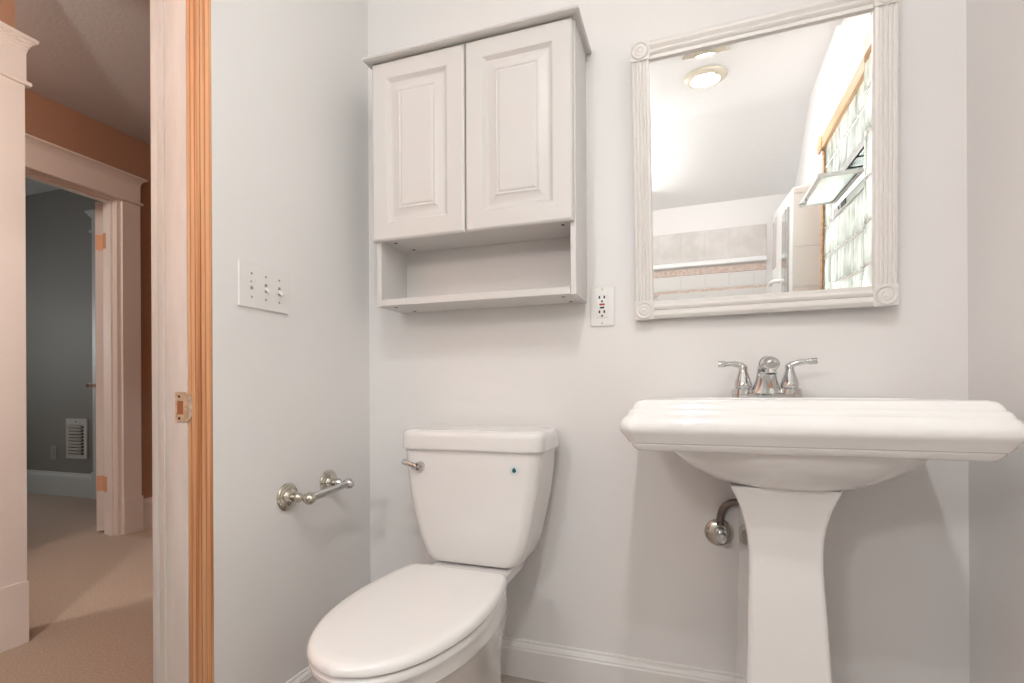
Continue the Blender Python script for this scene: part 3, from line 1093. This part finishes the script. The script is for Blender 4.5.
lathe(b, [(0.0, 0.0), (0.0125, 0.0), (0.0122, 0.0006), (0, 0.0006)], (0.6085, -0.2272, 0.6785), (0, -1, 0), 24)
bd_ = obj('badge', b, M['badge'], tl)
b = NB()                                 # drop shape on the sticker
pts = []
for i in range(20):
    a = 2 * pi * i / 20
    r = 0.0058
    x = r * cos(a) * (1 - 0.45 * max(0, sin(a)))
    z = r * sin(a) * (1.35 if sin(a) > 0 else 1.0)
    pts.append((x, z))
loft(b, [[(0.6085 + x, -0.2276, 0.6775 + z) for x, z in pts], [(0.6085 + x, -0.2284, 0.6775 + z) for x, z in pts]])
obj('drop_mark', b, M['drop'], bd_)

# ================================================================== PEDESTAL SINK
SX = 1.2475
sk2 = thing('pedestal_sink', (SX, -0.25, 0), 'white pedestal sink below the framed mirror', 'sink')
HWS, YFS, YBS = 0.3275, -0.502, -0.002


def sink_ring(ins, z, r=0.024):
    return rrect(SX - HWS + ins, SX + HWS - ins, YFS + ins, YBS - 0.25 * ins, z, max(r - ins * 0.3, 0.006), 8)


b = NB()
prof = [(0.16, 0.771), (0.040, 0.7705), (0.033, 0.7715), (0.0285, 0.775), (0.0245, 0.780), (0.0225, 0.7835), (0.0235, 0.7845), (0.0235, 0.7865), (0.0185, 0.7880),
        (0.0155, 0.792), (0.0120, 0.798), (0.0065, 0.805), (0.0020, 0.811), (0.0, 0.8175), (0.0005, 0.825), (0.003, 0.832), (0.0075, 0.839),
        (0.0120, 0.8435), (0.0135, 0.8445), (0.0145, 0.847), (0.0165, 0.852), (0.0200, 0.8555), (0.0225, 0.8565), (0.0235, 0.8590), (0.0265, 0.8655),
        (0.0315, 0.8705), (0.0385, 0.8735), (0.0480, 0.8745)]
rings = [sink_ring(i, z) for i, z in prof]
# deck and hollow: rings shrink to the basin opening
def basin_ring(hx, y0, y1, z, n=len(rings[0]), sq=2.6):
    base = rrect(-1, 1, -1, 1, 0, 0.9, 8)
    return [(SX + hx * x, (y0 + y1) / 2 + (y1 - y0) / 2 * y, z) for x, y, _ in base]


rings += [sink_ring(0.055, 0.8742, 0.03)]
rings += [basin_ring(0.235, -0.437, -0.165, 0.8735), basin_ring(0.228, -0.430, -0.170, 0.868), basin_ring(0.215, -0.418, -0.180, 0.84),
          basin_ring(0.19, -0.40, -0.19, 0.80), basin_ring(0.14, -0.36, -0.21, 0.76), basin_ring(0.07, -0.32, -0.24, 0.742), basin_ring(0.02, -0.29, -0.262, 0.738)]
loft(b, rings)
obj('basin', b, M['sink'], sk2, 30)


def ell(hx, hy, cy, z, n=48, e=2.3):
    p = []
    for i in range(n):
        a = 2 * pi * i / n
        c, s = cos(a), sin(a)
        p.append((SX + 0.012 + hx * abs(c) ** (2 / e) * (1 if c > 0 else -1), cy + hy * abs(s) ** (2 / e) * (1 if s > 0 else -1), z))
    return p


b = NB()
bl = [(0.262, 0.205, -0.245, 0.7715), (0.252, 0.200, -0.245, 0.757), (0.236, 0.190, -0.245, 0.741), (0.214, 0.175, -0.242, 0.724), (0.187, 0.155, -0.238, 0.708),
      (0.160, 0.136, -0.233, 0.694), (0.140, 0.122, -0.228, 0.687), (0.12, 0.110, -0.224, 0.681), (0.07, 0.07, -0.22, 0.678)]
loft(b, [ell(*q) for q in bl])
obj('bowl_underside', b, M['sink'], sk2, 40)
b = NB()
pd = [(0.0, 0.110, -0.352, -0.07, 0.02), (0.05, 0.110, -0.352, -0.07, 0.02), (0.062, 0.102, -0.345, -0.07, 0.02), (0.10, 0.095, -0.340, -0.072, 0.018), (0.20, 0.0860, -0.334, -0.075, 0.016),
      (0.30, 0.0805, -0.331, -0.078, 0.015), (0.42, 0.0755, -0.330, -0.080, 0.014), (0.50, 0.0715, -0.329, -0.082, 0.013), (0.545, 0.0710, -0.329, -0.084, 0.012),
      (0.580, 0.0735, -0.329, -0.086, 0.011), (0.610, 0.0785, -0.330, -0.088, 0.011), (0.640, 0.0870, -0.3315, -0.09, 0.010), (0.662, 0.0960, -0.333, -0.09, 0.010),
      (0.678, 0.1040, -0.334, -0.09, 0.010), (0.684, 0.1055, -0.334, -0.09, 0.010), (0.686, 0.100, -0.328, -0.095, 0.010)]
loft(b, [rrect(SX + 0.009 - 0.012 * min(1, z / 0.6) - h, SX + 0.009 - 0.012 * min(1, z / 0.6) + h, yf, yb, z, r, 5) for z, h, yf, yb, r in pd])
obj('pedestal', b, M['sink'], sk2, 40)

# faucet
FX, FY, FZ = 1.2405, -0.088, 0.8742
fc = thing('faucet', (FX, FY, FZ), 'chrome two-handle faucet on the back of the sink', 'faucet')
b = NB()
loft(b, [rrect(FX - h, FX + h, FY - d, FY + d, z, d * 0.98, 10) for h, d, z in
         ((0.0815, 0.0275, FZ - 0.0005), (0.0815, 0.0275, FZ + 0.004), (0.0790, 0.0250, FZ + 0.0065), (0.0755, 0.0235, FZ + 0.0085), (0.070, 0.019, FZ + 0.0105))])
obj('base_plate', b, M['chrome'], fc)
for s in (-1, 1):
    hx = FX + s * 0.0535
    b = NB()
    lathe(b, [(0.0275, 0.004), (0.0280, 0.008), (0.0270, 0.019), (0.0225, 0.0225), (0.0200, 0.0235), (0.0205, 0.026), (0.0215, 0.029), (0.0205, 0.036), (0.0175, 0.046),
              (0.0140, 0.056), (0.0115, 0.064), (0.0105, 0.070), (0.0110, 0.076), (0.0095, 0.081), (0.0, 0.083)], (hx, FY, FZ), (0, 0, 1), 28)
    hb = obj('handle', b, M['chrome'], fc, 40)
    b = NB()
    up_ = 0.004 if s > 0 else 0.0
    tube(b, smooth_path([(hx - s * 0.004, FY, FZ + 0.074), (hx + s * 0.010, FY - 0.002, FZ + 0.0825), (hx + s * 0.028, FY - 0.003, FZ + 0.0855 + up_ * 0.3),
                         (hx + s * 0.044, FY - 0.004, FZ + 0.0850 + up_ * 0.8), (hx + s * 0.060, FY - 0.004, FZ + 0.0850 + up_)], 5),
         [(0.0085, 0.0085)] * 5 + [(0.0075, 0.0075)] * 5 + [(0.0078, 0.0062)] * 5 + [(0.0095, 0.0080)] * 5 + [(0.0088, 0.0088)], 14)
    obj('lever', b, M['chrome'], hb, 50)
b = NB()
sp_ = [(0.0, 0.008, 0.0400, 0.025), (0.0, 0.016, 0.0355, 0.0245), (-0.001, 0.030, 0.0295, 0.0235), (-0.003, 0.045, 0.0250, 0.022), (-0.007, 0.060, 0.0225, 0.021),
       (-0.015, 0.074, 0.0215, 0.020), (-0.028, 0.0815, 0.0215, 0.019), (-0.045, 0.0835, 0.0215, 0.0185), (-0.065, 0.0825, 0.0210, 0.018), (-0.082, 0.0805, 0.0200, 0.017),
       (-0.094, 0.0785, 0.0170, 0.0145), (-0.101, 0.0765, 0.010, 0.008)]
tube(b, [(FX, FY + y, FZ + z) for y, z, _, _ in sp_], [(rx, rz) for _, _, rx, rz in sp_], 28, True, 1.0, (0, 0.0001, 1) if False else (0, -1, 0.001))
obj('spout', b, M['chrome'], fc, 60)
b = NB()
lathe(b, [(0.0125, 0.0), (0.0125, 0.013), (0.0105, 0.0135), (0.0095, 0.010), (0.0, 0.010)], (FX, FY - 0.083, FZ + 0.0695), (0, -0.25, -1), 24)
obj('aerator', b, M['chrome'], fc)
b = NB()
lathe(b, [(0.0, 0.0), (0.0100, 0.0), (0.0100, 0.0008), (0.0, 0.0008)], (FX, FY - 0.0860, FZ + 0.058), (0, -0.25, -1), 20)
obj('outlet_screen', b, M['slot'], fc)
b = NB()
tube(b, [(FX, FY + 0.012, FZ + 0.008), (FX, FY + 0.020, FZ + 0.06)], 0.003, 10)
obj('lift_rod', b, M['chrome'], fc)

# shutoff / drain fitting on the wall left of the pedestal
VX, VZ = 1.132, 0.497
vl = thing('shutoff_valve', (VX, 0, VZ - 0.037), 'chrome wall flange and valve with a bent pipe left of the sink pedestal', 'valve')
b = NB()
lathe(b, [(0.0, 0.0), (0.0375, 0.0), (0.0380, 0.002), (0.0360, 0.006), (0.030, 0.010), (0.022, 0.0125), (0.016, 0.0135), (0.0, 0.0135)], (VX, 0, VZ), (0, -1, 0), 36)
obj('escutcheon', b, M['nickel'], vl)
b = NB()
lathe(b, [(0.013, 0.010), (0.013, 0.022), (0.0155, 0.024), (0.0155, 0.036), (0.0125, 0.039), (0.0, 0.040)], (VX + 0.003, 0, VZ + 0.004), (0, -1, 0), 20)
obj('valve_body', b, M['chrome'], vl)
b = NB()
lathe(b, [(0.006, 0.036), (0.006, 0.046), (0.0140, 0.048), (0.0145, 0.060), (0.012, 0.064), (0.0, 0.065)], (VX + 0.004, 0, VZ - 0.001), (0, -1, 0), 8)
obj('valve_knob', b, M['chrome'], vl, 20)
b = NB()
tube(b, smooth_path([(VX + 0.003, -0.013, VZ + 0.022), (VX + 0.003, -0.013, VZ + 0.042), (VX + 0.009, -0.015, VZ + 0.066), (VX + 0.022, -0.018, VZ + 0.082),
                     (VX + 0.042, -0.022, VZ + 0.0895), (VX + 0.105, -0.035, VZ + 0.091)], 6), 0.0100, 18)
obj('pipe', b, M['darkpipe'], vl, 60)

for o in bpy.data.objects:
    if '_org' in o.keys():
        del o['_org']
